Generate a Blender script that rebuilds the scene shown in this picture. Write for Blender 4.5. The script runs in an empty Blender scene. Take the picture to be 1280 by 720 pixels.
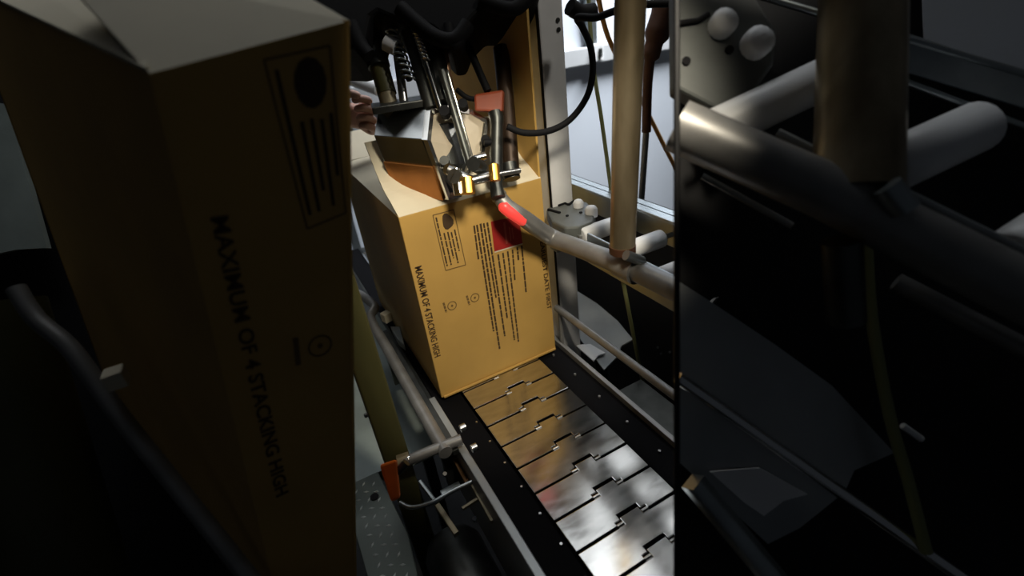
import bpy, bmesh, math, random
from mathutils import Vector as V, Matrix
random.seed(7)
scn = bpy.context.scene
COL = scn.collection

# ------------------------------------------------------------------ camera
F = 612.0                                   # focal length in pixels of a 1280x720 frame
CAM = V((-0.2191, -0.7838, 0.6859))
RIGHT = V((0.87288, -0.32049, 0.36792)); _Y = V((-0.47492, -0.38507, 0.79131)); _Z = V((-0.11194, -0.86545, -0.48833))
# rows of the world-to-camera rotation (right, down, forward)
R0 = V((0.87288, -0.47492, -0.11194)); R1 = V((-0.32049, -0.38507, -0.86545)); R2 = V((0.36792, 0.79131, -0.48833))
cd = bpy.data.cameras.new('camera'); cam = bpy.data.objects.new('camera', cd); COL.objects.link(cam)
cd.sensor_width = 36.0; cd.lens = 36.0 * F / 1280.0; cd.clip_start = 0.01
m = Matrix((R0, -R1, -R2)).transposed().to_4x4(); m.translation = CAM
cam.matrix_world = m
cd.dof.use_dof = True; cd.dof.focus_distance = 0.92; cd.dof.aperture_fstop = 2.8
scn.camera = cam

# ------------------------------------------------------------------ light
w = bpy.data.worlds.new('room_light'); scn.world = w; w.use_nodes = True
w.node_tree.nodes['Background'].inputs[0].default_value = (0.75, 0.85, 1.0, 1)
w.node_tree.nodes['Background'].inputs[1].default_value = 0.017
def aim(o, tgt):
    o.rotation_euler = (V(tgt) - o.location).to_track_quat('-Z', 'Y').to_euler()
def spot(name, loc, tgt, power, ang, blend, col, size=0.05):
    l = bpy.data.lights.new(name, 'SPOT'); l.energy = power; l.spot_size = math.radians(ang); l.spot_blend = blend
    l.color = col; l.shadow_soft_size = size
    o = bpy.data.objects.new(name, l); COL.objects.link(o); o.location = loc; aim(o, tgt); return o
def area(name, loc, tgt, power, sx, sy, col, spread=180):
    l = bpy.data.lights.new(name, 'AREA'); l.energy = power; l.shape = 'RECTANGLE'; l.size = sx; l.size_y = sy; l.color = col; l.spread = math.radians(spread)
    o = bpy.data.objects.new(name, l); COL.objects.link(o); o.location = loc; aim(o, tgt); return o
spot('work_lamp', (0.05, -0.62, 0.97), (0.11, 0.02, 0.22), 32, 40, 0.35, (1.0, 0.90, 0.72), 0.065)
spot('side_fill', (0.78, -0.75, 1.50), (0.24, 0.08, 0.58), 14, 34, 0.5, (1.0, 0.95, 0.85), 0.05)  # added fill spot to brighten the post and head, no lamp stands there
area('ceiling_light_far', (2.5, 1.0, 2.4), (1.5, 1.75, 0.2), 58, 1.2, 0.5, (0.92, 0.96, 1.0), 85)
area('ceiling_light_lane', (0.35, 0.75, 1.9), (0.20, 0.35, 0.0), 6.6, 2.4, 1.2, (0.95, 0.98, 1.0), 76)
scn.view_settings.view_transform = 'Standard'; scn.view_settings.look = 'None'
scn.view_settings.gamma = 1.0; scn.view_settings.exposure = 0.0; scn.view_settings.use_curve_mapping = False

# ------------------------------------------------------------------ helpers
def ray(px, py): return R0 * ((px - 640) / F) + R1 * ((py - 360) / F) + R2
def pd(px, py, d): return CAM + ray(px, py) * d                        # point at a forward distance
def at(px, py, ax, v):
    i = 'xyz'.index(ax); r = ray(px, py); return CAM + r * ((v - CAM[i]) / r[i])
def on_plane(px, py, p0, n):
    r = ray(px, py); return CAM + r * ((p0 - CAM).dot(n) / r.dot(n))

MATS = {}
def mat(name, col, rough=0.5, metal=0.0, noise=0.0, nscale=40.0, bump=0.0, col2=None, stretch=(1, 1, 1), emit=None, spec=0.5, coat=0.0, alpha=None):
    if name in MATS: return MATS[name]
    mt = bpy.data.materials.new(name); mt.use_nodes = True; nt = mt.node_tree
    b = nt.nodes['Principled BSDF']
    b.inputs['Base Color'].default_value = (*col, 1); b.inputs['Roughness'].default_value = rough
    b.inputs['Metallic'].default_value = metal; b.inputs['Specular IOR Level'].default_value = spec
    b.inputs['Coat Weight'].default_value = coat
    if noise or bump:
        tc = nt.nodes.new('ShaderNodeTexCoord'); mp = nt.nodes.new('ShaderNodeMapping')
        mp.inputs['Scale'].default_value = stretch
        nt.links.new(tc.outputs['Object'], mp.inputs[0])
        nz = nt.nodes.new('ShaderNodeTexNoise'); nz.inputs['Scale'].default_value = nscale; nz.inputs['Detail'].default_value = 5
        nt.links.new(mp.outputs[0], nz.inputs['Vector'])
        if noise:
            c2 = col2 or tuple(c * (1 - noise) for c in col)
            rp = nt.nodes.new('ShaderNodeValToRGB')
            rp.color_ramp.elements[0].position = 0.35; rp.color_ramp.elements[0].color = (*c2, 1)
            rp.color_ramp.elements[1].position = 0.65; rp.color_ramp.elements[1].color = (*col, 1)
            nt.links.new(nz.outputs['Fac'], rp.inputs[0]); nt.links.new(rp.outputs[0], b.inputs['Base Color'])
            mr = nt.nodes.new('ShaderNodeMapRange'); mr.inputs['To Min'].default_value = max(0.0, rough - 0.08); mr.inputs['To Max'].default_value = min(1, rough + 0.08)
            nt.links.new(nz.outputs['Fac'], mr.inputs['Value']); nt.links.new(mr.outputs[0], b.inputs['Roughness'])
        if bump:
            bp = nt.nodes.new('ShaderNodeBump'); bp.inputs['Strength'].default_value = bump; bp.inputs['Distance'].default_value = 0.002
            nt.links.new(nz.outputs['Fac'], bp.inputs['Height']); nt.links.new(bp.outputs[0], b.inputs['Normal'])
    if emit:
        b.inputs['Emission Color'].default_value = (*emit[0], 1); b.inputs['Emission Strength'].default_value = emit[1]
    MATS[name] = mt; return mt
M = dict(
    card=mat('kraft_cardboard', (0.57, 0.345, 0.088), 0.75, noise=0.12, nscale=9, bump=0.05),
    liner=mat('pale_liner_board', (0.72, 0.65, 0.49), 0.8, noise=0.06, nscale=14),
    ink=mat('brown_ink', (0.055, 0.030, 0.012), 0.7),
    inkthin=mat('fine_brown_ink', (0.16, 0.095, 0.03), 0.7),
    red=mat('red_label', (0.40, 0.022, 0.018), 0.55, noise=0.2, nscale=30),
    redlight=mat('red_label_print', (0.52, 0.10, 0.07), 0.6),
    steel=mat('brushed_steel', (0.52, 0.53, 0.53), 0.30, 1.0, noise=0.15, nscale=30, stretch=(1, 8, 1)),
    housing=mat('polished_housing_steel', (0.58, 0.60, 0.60), 0.22, 1.0, noise=0.12, nscale=25),
    chrome=mat('chrome', (0.75, 0.75, 0.74), 0.12, 1.0),
    link=mat('polished_chain_steel', (0.66, 0.66, 0.65), 0.17, 1.0, noise=0.18, nscale=26, stretch=(1, 3, 1)),
    pin=mat('bright_pin_steel', (0.85, 0.84, 0.80), 0.25, 1.0),
    darksteel=mat('dark_steel', (0.10, 0.105, 0.10), 0.42, 0.9, noise=0.3, nscale=25),
    black=mat('black_rubber', (0.006, 0.006, 0.007), 0.7, spec=0.15),
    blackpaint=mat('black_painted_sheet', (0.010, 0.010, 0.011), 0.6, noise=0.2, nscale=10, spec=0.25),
    strip=mat('black_wear_strip', (0.004, 0.004, 0.005), 0.8, spec=0.08),
    white=mat('white_plastic', (0.80, 0.81, 0.82), 0.4),
    paint=mat('light_grey_paint', (0.68, 0.68, 0.68), 0.45, noise=0.12, nscale=16),
    greytube=mat('grey_tube_steel', (0.30, 0.295, 0.285), 0.45, 0.5, noise=0.25, nscale=22),
    galv=mat('galvanised_steel', (0.40, 0.44, 0.45), 0.35, 0.9, noise=0.2, nscale=20),
    rust=mat('tarnished_brown_pipe', (0.50, 0.41, 0.27), 0.36, 0.75, noise=0.6, nscale=14, col2=(0.20, 0.155, 0.09), stretch=(1, 1, 0.3)),
    brown=mat('dark_brown_rust', (0.115, 0.045, 0.02), 0.6, 0.2, noise=0.4, nscale=20),
    darkbrown=mat('dark_bronze', (0.05, 0.03, 0.018), 0.45, 0.5, noise=0.3, nscale=25),
    plastic=mat('grey_plastic', (0.11, 0.118, 0.112), 0.5, noise=0.15, nscale=25),
    brass=mat('brass', (0.62, 0.33, 0.06), 0.35, 0.9),
    orange=mat('orange_plastic', (0.85, 0.16, 0.015), 0.4, noise=0.15, nscale=30),
    redcap=mat('red_orange_plastic', (0.30, 0.055, 0.018), 0.5, noise=0.25, nscale=30),
    olive=mat('olive_painted_post', (0.105, 0.10, 0.036), 0.5, noise=0.4, nscale=9, stretch=(1, 1, .3)),
    greenstrap=mat('olive_strap', (0.22, 0.23, 0.09), 0.6),
    yellow=mat('yellow_cord', (0.42, 0.32, 0.06), 0.55),
    orangecord=mat('orange_cord', (0.45, 0.22, 0.05), 0.55),
    skin=mat('skin', (0.74, 0.44, 0.34), 0.5, noise=0.15, nscale=30),
    cloth=mat('dark_sleeve_cloth', (0.03, 0.02, 0.018), 0.9),
    tread=mat('tread_plate_steel', (0.075, 0.095, 0.08), 0.5, 0.2, noise=0.35, nscale=12),
    pan=mat('grey_green_pan', (0.36, 0.42, 0.40), 0.45, 0.3, noise=0.35, nscale=7),
    sheet=mat('steel_sheet', (0.36, 0.38, 0.385), 0.35, 0.35, noise=0.25, nscale=6),
    tan=mat('tan_strip', (0.33, 0.28, 0.18), 0.5, 0.3),
    copper=mat('copper_brown_strip', (0.30, 0.17, 0.09), 0.4, 0.6),
    cardreflect=mat('carton_reflection_tone', (0.42, 0.165, 0.04), 0.35, 0.7, noise=0.2, nscale=25),
    wall=mat('pale_blue_grey_wall', (0.62, 0.66, 0.72), 0.7, noise=0.05, nscale=2),
    beam=mat('grey_wall_beam', (0.50, 0.51, 0.52), 0.5, noise=0.08, nscale=6),
    floor=mat('dark_concrete', (0.06, 0.06, 0.06), 0.7, noise=0.4, nscale=5, bump=0.1),
    ceil=mat('grey_ceiling', (0.12, 0.12, 0.125), 0.8, noise=0.05, nscale=2),
    glow=mat('red_light_on_tube', (0.7, 0.05, 0.05), 0.35, emit=((1.0, 0.07, 0.05), 0.55)),
    creamreflect=mat('steel_box_reflection', (0.62, 0.54, 0.41), 0.4, 0.3, noise=0.1, nscale=30),  # cream tone is the carton's reflection put into the steel colour
    lug=mat('lit_lug_steel', (0.75, 0.78, 0.76), 0.4, 0.1),  # lug colour brightened to paint in the light they catch
)

class MB:
    def __init__(s): s.v = []; s.f = []; s.sm = []
    def add(s, vs, fs, smooth=False):
        o = len(s.v); s.v += [V(x) for x in vs]; s.f += [[i + o for i in f] for f in fs]; s.sm += [smooth] * len(fs); return s
    def box(s, c, sz, rot=None):
        c = V(c); h = [x / 2 for x in sz]
        vs = [V((a * h[0], b * h[1], d * h[2])) for a in (-1, 1) for b in (-1, 1) for d in (-1, 1)]
        if rot is not None: vs = [rot @ x for x in vs]
        return s.add([c + x for x in vs], [(0, 1, 3, 2), (4, 6, 7, 5), (0, 4, 5, 1), (2, 3, 7, 6), (0, 2, 6, 4), (1, 5, 7, 3)])
    def span(s, a, b):
        a, b = V(a), V(b); return s.box((a + b) / 2, [abs(x) for x in (b - a)])
    def hexa(s, c8):       # corners: bottom loop 4, top loop 4
        return s.add(c8, [(3, 2, 1, 0), (4, 5, 6, 7), (0, 1, 5, 4), (1, 2, 6, 5), (2, 3, 7, 6), (3, 0, 4, 7)])
    def prism(s, pts, vec):
        pts = [V(p) for p in pts]; n = len(pts); vec = V(vec)
        return s.add(pts + [p + vec for p in pts], [tuple(range(n - 1, -1, -1)), tuple(range(n, 2 * n))] + [(i, (i + 1) % n, (i + 1) % n + n, i + n) for i in range(n)])
    def tube(s, pts, r, n=14, caps=True):
        pts = [V(p) for p in pts]; k = len(pts); rs = r if isinstance(r, (list, tuple)) else [r] * k
        vs = []; up = None
        for i, p in enumerate(pts):
            t = (pts[min(i + 1, k - 1)] - pts[max(i - 1, 0)]).normalized()
            if up is None:
                up = t.orthogonal().normalized()
            else:
                up = (up - t * up.dot(t)).normalized()
            bi = t.cross(up)
            for j in range(n):
                a = 2 * math.pi * j / n; vs.append(p + (up * math.cos(a) + bi * math.sin(a)) * rs[i])
        fs = [(i * n + j, i * n + (j + 1) % n, (i + 1) * n + (j + 1) % n, (i + 1) * n + j) for i in range(k - 1) for j in range(n)]
        s.add(vs, fs, True)
        if caps:
            s.add(vs[:n], [tuple(range(n - 1, -1, -1))]); s.add(vs[-n:], [tuple(range(n))])
        return s
    def build(s, name, mt, parent=None, bevel=0.0, loc=None, recalc=True):
        me = bpy.data.meshes.new(name)
        off = base_of(parent) if parent is not None else (loc or V((0, 0, 0)))
        me.from_pydata([x - off for x in s.v], [], s.f); me.validate()
        for p, q in zip(me.polygons, s.sm): p.use_smooth = q
        if recalc:
            bm = bmesh.new(); bm.from_mesh(me); bmesh.ops.recalc_face_normals(bm, faces=bm.faces[:]); bm.to_mesh(me); bm.free()
        me.materials.append(M[mt])
        o = bpy.data.objects.new(name, me); COL.objects.link(o)
        if parent is not None: o.parent = parent
        elif loc: o.location = loc
        if bevel:
            b = o.modifiers.new('bevel', 'BEVEL'); b.width = bevel; b.segments = 2; b.limit_method = 'ANGLE'
        return o
BASE = {}
def base_of(o):
    p = o
    while p.parent is not None: p = p.parent
    return BASE.get(p.name, V(p.location))
def thing(name, label, cat, loc, group=None):
    o = bpy.data.objects.new(name, None); COL.objects.link(o); o.location = V(loc); o.empty_display_size = 0.05
    BASE[o.name] = V(loc); return tag(o, label, cat, group)
def tag(o, label, cat, group=None):
    o['label'] = label; o['category'] = cat
    if group: o['group'] = group
    return o
def struct(o): o['kind'] = 'structure'; return o
def smooth_path(pts, n=8):
    pts = [V(p) for p in pts]; out = []
    for i in range(len(pts) - 1):
        p0 = pts[max(i - 1, 0)]; p1 = pts[i]; p2 = pts[i + 1]; p3 = pts[min(i + 2, len(pts) - 1)]
        for j in range(n):
            t = j / n
            out.append(0.5 * ((2 * p1) + (p2 - p0) * t + (2 * p0 - 5 * p1 + 4 * p2 - p3) * t * t + (3 * p1 - p0 - 3 * p2 + p3) * t ** 3))
    out.append(pts[-1]); return out
def text_mesh(body, parent, origin, xdir, ydir, length, height, mt, name, lift):
    """printed lettering: a flat text mesh lying on a face"""
    cu = bpy.data.curves.new(name, 'FONT'); cu.body = body; cu.size = 1.0; cu.fill_mode = 'BOTH'; cu.offset = 0.018; cu.resolution_u = 3
    to = bpy.data.objects.new(name, cu); COL.objects.link(to)
    bpy.context.view_layer.update()
    me = bpy.data.meshes.new_from_object(to.evaluated_get(bpy.context.evaluated_depsgraph_get()))
    bpy.data.objects.remove(to)
    xs = [v.co.x for v in me.vertices]; ys = [v.co.y for v in me.vertices]
    x0, x1, y0, y1 = min(xs), max(xs), min(ys), max(ys)
    xd, yd = V(xdir).normalized(), V(ydir).normalized(); nn = xd.cross(yd)
    off = base_of(parent)
    for v in me.vertices:
        v.co = V(origin) + xd * ((v.co.x - x0) / (x1 - x0) * length) + yd * ((v.co.y - y0) / (y1 - y0) * height) + nn * lift - off
    me.materials.clear(); me.materials.append(M[mt])
    o = bpy.data.objects.new(name, me); COL.objects.link(o); o.parent = parent; return o

# ------------------------------------------------------------------ the room
FZ = -0.75
struct(MB().span((-2.6, -2.2, FZ - 0.1), (4.2, 1.85, FZ)).build('floor', 'floor'))
struct(MB().span((-2.6, 1.75, FZ), (4.2, 1.85, 2.7)).build('wall_back', 'wall'))
struct(MB().span((4.1, -2.2, FZ), (4.2, 1.85, 2.7)).build('wall_right', 'ceil'))
struct(MB().span((-2.7, -2.2, FZ), (-2.6, 1.85, 2.7)).build('wall_left', 'ceil'))
struct(MB().span((-2.6, -2.2, 2.7), (4.2, 1.85, 2.8)).build('ceiling', 'ceil'))
t = thing('wall_beam', 'long grey steel beam fixed across the pale back wall', 'beam', (1.6, 1.74, 0.38))
z1, z0 = at(740, 58, 'y', 1.70).z, at(740, 80, 'y', 1.70).z
MB().span((0.1, 1.70, z0), (4.05, 1.75, z1)).build('beam_rail', 'beam', t, 0.005)
p = at(746, 66, 'y', 1.695)
MB().box(p, (0.075, 0.03, 0.09)).build('bracket', 'paint', t, 0.006)
MB().box(p + V((0.012, -0.018, 0.0)), (0.02, 0.015, 0.045)).build('bolt', 'darksteel', t, 0.003)
p = at(742, 40, 'y', 1.70)
MB().box(p + V((0, 0.03, 0.10)), (0.065, 0.04, 0.34)).build('upright', 'galv', t, 0.005)

# ------------------------------------------------------------------ chain conveyor
W, P = 0.19, 0.0596
cv = thing('chain_conveyor_frame', 'steel conveyor frame with black wear strips carrying the flat-top chain', 'conveyor', (0.095, -0.1, FZ))
Y0, Y1 = -0.80, 0.98
MB().span((0.192, Y0, -0.03), (0.256, Y1, -0.008)).build('wear_strip', 'strip', cv, 0.002)
MB().span((-0.058, Y0, -0.03), (-0.002, Y1, -0.008)).build('wear_strip', 'strip', cv, 0.002)
MB().span((0.257, Y0, -0.16), (0.263, Y1, 0.002)).build('side_plate', 'greytube', cv, 0.001)
MB().span((0.263, Y0, -0.026), (0.284, Y1, -0.022)).build('flange', 'greytube', cv, 0.001)
MB().span((-0.074, -0.62, -0.16), (-0.060, 0.0, 0.022)).build('side_plate', 'sheet', cv, 0.0015)
MB().span((-0.068, 0.02, -0.16), (-0.060, Y1, -0.002)).build('side_plate', 'darksteel', cv, 0.0015)
MB().span((-0.058, Y0, -0.16), (0.256, Y1, -0.12)).build('bed', 'blackpaint', cv)
for y in (-0.70, 0.90):
    for x in (-0.03, 0.225):
        MB().span((x - 0.025, y - 0.025, FZ), (x + 0.025, y + 0.025, -0.16)).build('leg', 'galv', cv, 0.003)
for i in range(9):
    y = 0.0 - i * 0.085
    p = V((0.228, y, -0.008)); MB().tube([p, p + V((0, 0, 0.004))], 0.0026, 8).build('bolt', 'greytube', cv)
for i in range(9):
    y = -0.09 - i * 0.06
    p = V((-0.010, y, -0.008)); MB().tube([p, p + V((0, 0, 0.004))], 0.0022, 8).build('bolt', 'steel', cv)
for (px, py) in ((578, 535), (592, 560)):
    p = at(px, py, 'x', -0.056); MB().tube([p + V((-0.004, 0, 0)), p + V((0.006, 0, 0))], 0.007, 10).build('bolt', 'steel', cv)

ch = thing('flat_top_chain', 'polished steel flat-top conveyor chain with hinged slats running under the open carton', 'conveyor chain', (0, 0, -0.02))
g = 0.0019                                  # half joint
tx0, tx1, td = 0.455 * W, 0.645 * W, 0.0135    # tongue
kx = 0.06 * W
def link_mesh():
    # outline: far edge carries the tongue, near edge has the socket
    o = [(0, -P + g), (tx0 - kx, -P + g), (tx0 - kx, -P + g + .006), (tx0 - .0012, -P + g + .006), (tx0 - .0012, -P + td + 2 * g),
         (tx1 + .0012, -P + td + 2 * g), (tx1 + .0012, -P + g + .006), (tx1 + kx, -P + g + .006), (tx1 + kx, -P + g), (W, -P + g),
         (W, -g), (tx1, -g), (tx1, td - g), (tx0, td - g), (tx0, -g), (0, -g)]
    b = MB()
    n = len(o)
    vs = [V((x, y, -0.004)) for x, y in o] + [V((x, y, 0)) for x, y in o]
    b.add(vs, [tuple(range(n - 1, -1, -1)), tuple(range(n, 2 * n))] + [(i, (i + 1) % n, (i + 1) % n + n, i + n) for i in range(n)])
    me = b.build('slat', 'link', None)
    return me
proto = link_mesh(); link_me = proto.data; bpy.data.objects.remove(proto)
kb = MB(); kb.tube([(0, 0, 0), (kx, 0, 0)], 0.0044, 10)
kp = kb.build('knuckle', 'pin', None); kn_me = kp.data; bpy.data.objects.remove(kp)
for i in range(-16, 14):
    s = bpy.data.objects.new('slat', link_me); COL.objects.link(s); s.parent = ch; s.location = (0, -i * P, 0.02)
    bv = s.modifiers.new('bevel', 'BEVEL'); bv.width = 0.0011; bv.segments = 2; bv.limit_method = 'ANGLE'
    s.rotation_euler = (random.uniform(-.006, .006), random.uniform(-.004, .004), 0)
    if -2 <= i < 14:
        for x in (tx0 - kx - .0002, tx1 + .0002):
            k = bpy.data.objects.new('knuckle', kn_me); COL.objects.link(k); k.parent = s; k.location = (x, -P + 0.0022, -0.0034)

# ------------------------------------------------------------------ open carton
BX0, BX1, BY0, BY1, BH = -0.044, 0.240, 0.009, 0.500, 0.406
ct = thing('open_carton', 'open brown cardboard carton with red label standing on the chain conveyor', 'carton', ((BX0 + BX1) / 2, 0.25, 0.0))
T = 0.004
front = MB().span((BX0, BY0, 0.0015), (BX1, BY0 + T, BH)).build('front_panel', 'card', ct, 0.0015)
MB().span((BX0, BY0 + T, 0.0015), (BX0 + T, BY1, BH)).build('side_panel', 'card', ct, 0.001)
MB().span((BX1 - T, BY0 + T, 0.0015), (BX1, BY1, BH)).build('side_panel', 'card', ct, 0.001)
MB().span((BX0, BY1, 0.0015), (BX1, BY1 + T, BH)).build('back_panel', 'card', ct, 0.001)
MB().span((BX0 + T, BY0 + T, 0.0015), (BX1 - T, BY1, 0.006)).build('base_panel', 'card', ct)
MB().span((BX0 + .004, BY0 - .005, 0.0015), (BX1 - .002, BY0 - .0005, 0.007)).build('bottom_edge', 'card', ct, 0.0015)
# front flap: folded in and curling up
prof = smooth_path([(0, BY0, BH), (0, 0.045, 0.4235), (0, 0.080, 0.440), (0, 0.112, 0.475), (0, 0.140, 0.512)], 4)
b = MB(); n = len(prof); vs = []
for x in (BX0 + .001, BX1 - .001):
    for q in prof: vs.append((x, q.y, q.z))
for x in (BX0 + .001, BX1 - .001):
    for q in prof: vs.append((x, q.y + .0022, q.z - .0028))
fs = []
for i in range(n - 1):
    fs += [(i, i + 1, n + i + 1, n + i), (2 * n + i, 3 * n + i, 3 * n + i + 1, 2 * n + i + 1), (i, 2 * n + i, 2 * n + i + 1, i + 1), (n + i, n + i + 1, 3 * n + i + 1, 3 * n + i)]
fs += [(n - 1, 3 * n - 1, 4 * n - 1, 2 * n - 1), (0, n, 3 * n, 2 * n)]
b.add(vs, fs).build('front_flap', 'liner', ct)
# left flap leaning inward, right flap standing upright, rear flap
MB().prism([(BX0, 0.030, BH), (BX0, BY1, BH), (0.055, BY1 - .03, BH + .012), (0.055, 0.075, BH + .012)], (0.0004, 0, -0.004)).build('side_flap', 'liner', ct)
MB().prism([(BX1 - T, 0.012, BH), (BX1 - T, BY1, BH), (BX1 + .004, BY1 - .02, 0.74), (BX1 + .004, 0.016, 0.74)], (0.004, 0, 0)).build('side_flap', 'card', ct)
MB().prism([(BX0, BY1, BH), (BX1, BY1, BH), (BX1 - .02, BY1 + .10, BH + .05), (BX0 + .02, BY1 + .10, BH + .05)], (0, .002, .004)).build('rear_flap', 'liner', ct)

FY = BY0 - 0.0006
def face(px, py): return at(px, py, 'y', BY0)
def strip(bm, a, b_, wid, lift=0.0006):
    a, b_ = V(a), V(b_); d = (b_ - a).normalized(); s = d.cross(V((0, 1, 0))).normalized() * wid / 2
    yo = V((0, -lift, 0)); bm.prism([a + s + yo, a - s + yo, b_ - s + yo, b_ + s + yo], (0, 0.0005, 0))
def dashed(bm, a, b_, wid, rnd, dash=(0.006, 0.018)):
    a, b_ = V(a), V(b_); L = (b_ - a).length; d = (b_ - a) / L; t0 = 0
    while t0 < L:
        l = min(rnd.uniform(*dash), L - t0); strip(bm, a + d * t0, a + d * (t0 + l), wid); t0 += l + rnd.uniform(.0012, .0022)
rnd = random.Random(3)
DN = V((0, 0, -1)); RT = V((1, 0, 0))
# big line running down the face: letters lie on their side with tops to the right
p0 = face(518, 334); p1 = face(543, 447)
d = (p1 - p0); d.y = 0
text_mesh('MAXIMUM OF 4 STACKING HIGH', front, V((p0.x, FY, p0.z)), d, V((0, 1, 0)).cross(d) * -1, d.length, 0.0135, 'ink', 'stacking_print', 0.0004)
p0 = face(672.5, 283); p1 = face(684, 387)
d = p1 - p0; d.y = 0
text_mesh('USE EARLIEST DATE FIRST', front, V((p0.x, FY, p0.z)), d, V((0, 1, 0)).cross(d) * -1, d.length, 0.0105, 'ink', 'date_print', 0.0004)
# framed notice with a dark emblem and lines
bm = MB(); c = [face(541, 269), face(567, 262), face(582, 331), (face(557, 338))]
for i in range(4): strip(bm, c[i], c[(i + 1) % 4], 0.0016)
bm.build('notice_frame', 'inkthin', front)
def lerp4(u, v): return (c[0] * (1 - u) + c[1] * u) * (1 - v) + (c[3] * (1 - u) + c[2] * u) * v
bm = MB(); ring = []
for k in range(14):
    a = 2 * math.pi * k / 14; rr = 1 + 0.12 * math.sin(3 * a + 1)
    ring.append(lerp4(0.60 + 0.26 * rr * math.cos(a), 0.165 + 0.135 * rr * math.sin(a)) + V((0, -.0007, 0)))
bm.prism(ring, (0, .0005, 0)); bm.build('notice_emblem', 'ink', front)
bm = MB()
for u, v0, v1 in ((0.12, 0.05, 0.93), (0.32, 0.34, 0.93), (0.50, 0.34, 0.82), (0.66, 0.36, 0.93), (0.84, 0.33, 0.72)):
    dashed(bm, lerp4(u, v0), lerp4(u, v1), 0.0028, rnd)
bm.build('notice_print', 'ink', front)
# red label
c2 = [face(613.5, 277), face(648.5, 270), face(653, 304), face(618, 314.5)]
lab = MB().prism([q + V((0, -.0008, 0)) for q in c2], (0, .0007, 0)).build('red_label', 'red', front)
bm = MB(); strip(bm, c2[3] + V((0, 0, -.001)), c2[2] + V((0, 0, -.001)), 0.0026, 0.0009); bm.build('label_border', 'liner', front)
bm = MB()
for u, v0, v1, wd in ((0.45, .1, .85, .004), (0.60, .3, .8, .002), (0.70, .35, .75, .002)):
    q = lambda u, v: (c2[0] * (1 - u) + c2[1] * u) * (1 - v) + (c2[3] * (1 - u) + c2[2] * u) * v
    strip(bm, q(u, v0), q(u, v1), wd, 0.0012)
bm.build('label_print', 'redlight', front)
# fine print in columns beside and below the label
bm = MB()
for (xa, ya, xb, yb, wd) in ((592.5, 282, 598, 324, .003), (596, 281, 617, 414, .0032), (600.5, 279.5, 624.5, 436, .0034), (604.5, 279, 620, 372, .003), (609, 278, 631, 420, .0032),
                             (622.5, 318, 634, 398, .0032), (628.5, 316, 643, 425, .003), (634.5, 314, 648, 427, .003), (640.5, 312, 643.5, 350, .003), (646.5, 309, 648, 325, .0034), (652, 307, 657.5, 365, .0032)):
    dashed(bm, face(xa, ya), face(xb, yb), wd * 1.15, rnd)
bm.build('fine_print', 'ink', front)
def recycle(px, py, tx, ty):
    bm = MB(); cpt = face(px, py) + V((0, -.0005, 0)); r1, r2 = 0.0098, 0.0080; n = 20
    vs = []
    for r in (r1, r2):
        for k in range(n): a = 2 * math.pi * k / n; vs.append(cpt + V((r * math.cos(a), 0, r * math.sin(a))))
    bm.add(vs, [(k, (k + 1) % n, n + (k + 1) % n, n + k) for k in range(n)])
    bm.add([cpt + V((.0026 * math.cos(2 * math.pi * k / 8), 0, .0026 * math.sin(2 * math.pi * k / 8))) for k in range(8)], [tuple(range(8))])
    a = face(tx, ty); dashed(bm, a + V((0, 0, .011)), a + V((.002, 0, -.011)), 0.004, rnd, (0.004, 0.007))
    bm.build('round_symbol', 'inkthin', front)
recycle(565, 382, 555.5, 384.5); recycle(593.5, 372, 584.5, 375.5)

# ------------------------------------------------------------------ right side of the lane
# white post
po = thing('white_post', 'light grey painted square post standing beside the open carton', 'post', (0.315, 0.07, FZ))
MB().span((0.286, 0.05, FZ), (0.337, 0.10, 1.25)).build('post_tube', 'paint', po, 0.003)
MB().span((0.2835, 0.05, FZ), (0.2858, 0.0575, 1.25)).build('edge_strip', 'black', po, 0.001)
for (px, py) in ((697, 25), (698, 37)):
    p = at(px, py, 'y', 0.05); MB().tube([p + V((0, .002, 0)), p + V((0, -.002, 0))], 0.004, 10).build('screw', 'darksteel', po)
MB().span((0.27, 0.03, FZ), (0.36, 0.12, FZ + 0.012)).build('foot_plate', 'galv', po, 0.002)
# guide rod
gr = thing('guide_rod', 'thin bright steel guide rod along the lane below the thick grey tube', 'guide rod', (0.27, -0.2, 0.0))
MB().tube([(0.272, 0.044, 0.083), (0.270, -0.5, 0.093)], 0.0082, 14).build('rod', 'greytube', gr)
for y in (0.03, -0.48):
    MB().tube([(0.271, y, 0.088), (0.271, y, -0.01)], 0.005, 8).build('standoff', 'greytube', gr)
# thick tube bent in front of the carton with red lit end
tb = thing('bent_guard_tube', 'thick grey steel guard tube bent in front of the carton with red lit end', 'guard tube', (0.25, -0.25, 0.3))
pts = [V((0.236, -0.42, 0.3245)), V((0.236, -0.35, 0.321)), V((0.236, -0.245, 0.316)), V((0.2355, -0.12, 0.303)), at(690, 297, 'x', 0.224), at(655, 273, 'y', -0.050), at(634, 258, 'y', -0.040), at(622, 243, 'y', -0.026)]
sp = smooth_path(pts, 6); n = len(sp)
rad = [0.0170 - 0.0045 * max(0, (i - (n - 20)) / 20) for i in range(n)]
MB().tube(sp, rad, 18).build('tube', 'greytube', tb)
off = R1 * .0035 - R0 * .0030 - R2 * .0060
MB().tube([p + off for p in sp[n - 15:n - 3]], [.002, .007] + [.0112] * 8 + [.007, .002], 14).build('red_glow', 'glow', tb)  # emissive patch standing for the red light on the tube end
MB().tube(sp[n - 3:], [r * 1.12 for r in rad[n - 3:]], 18).build('end_collar', 'greytube', tb)
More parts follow.
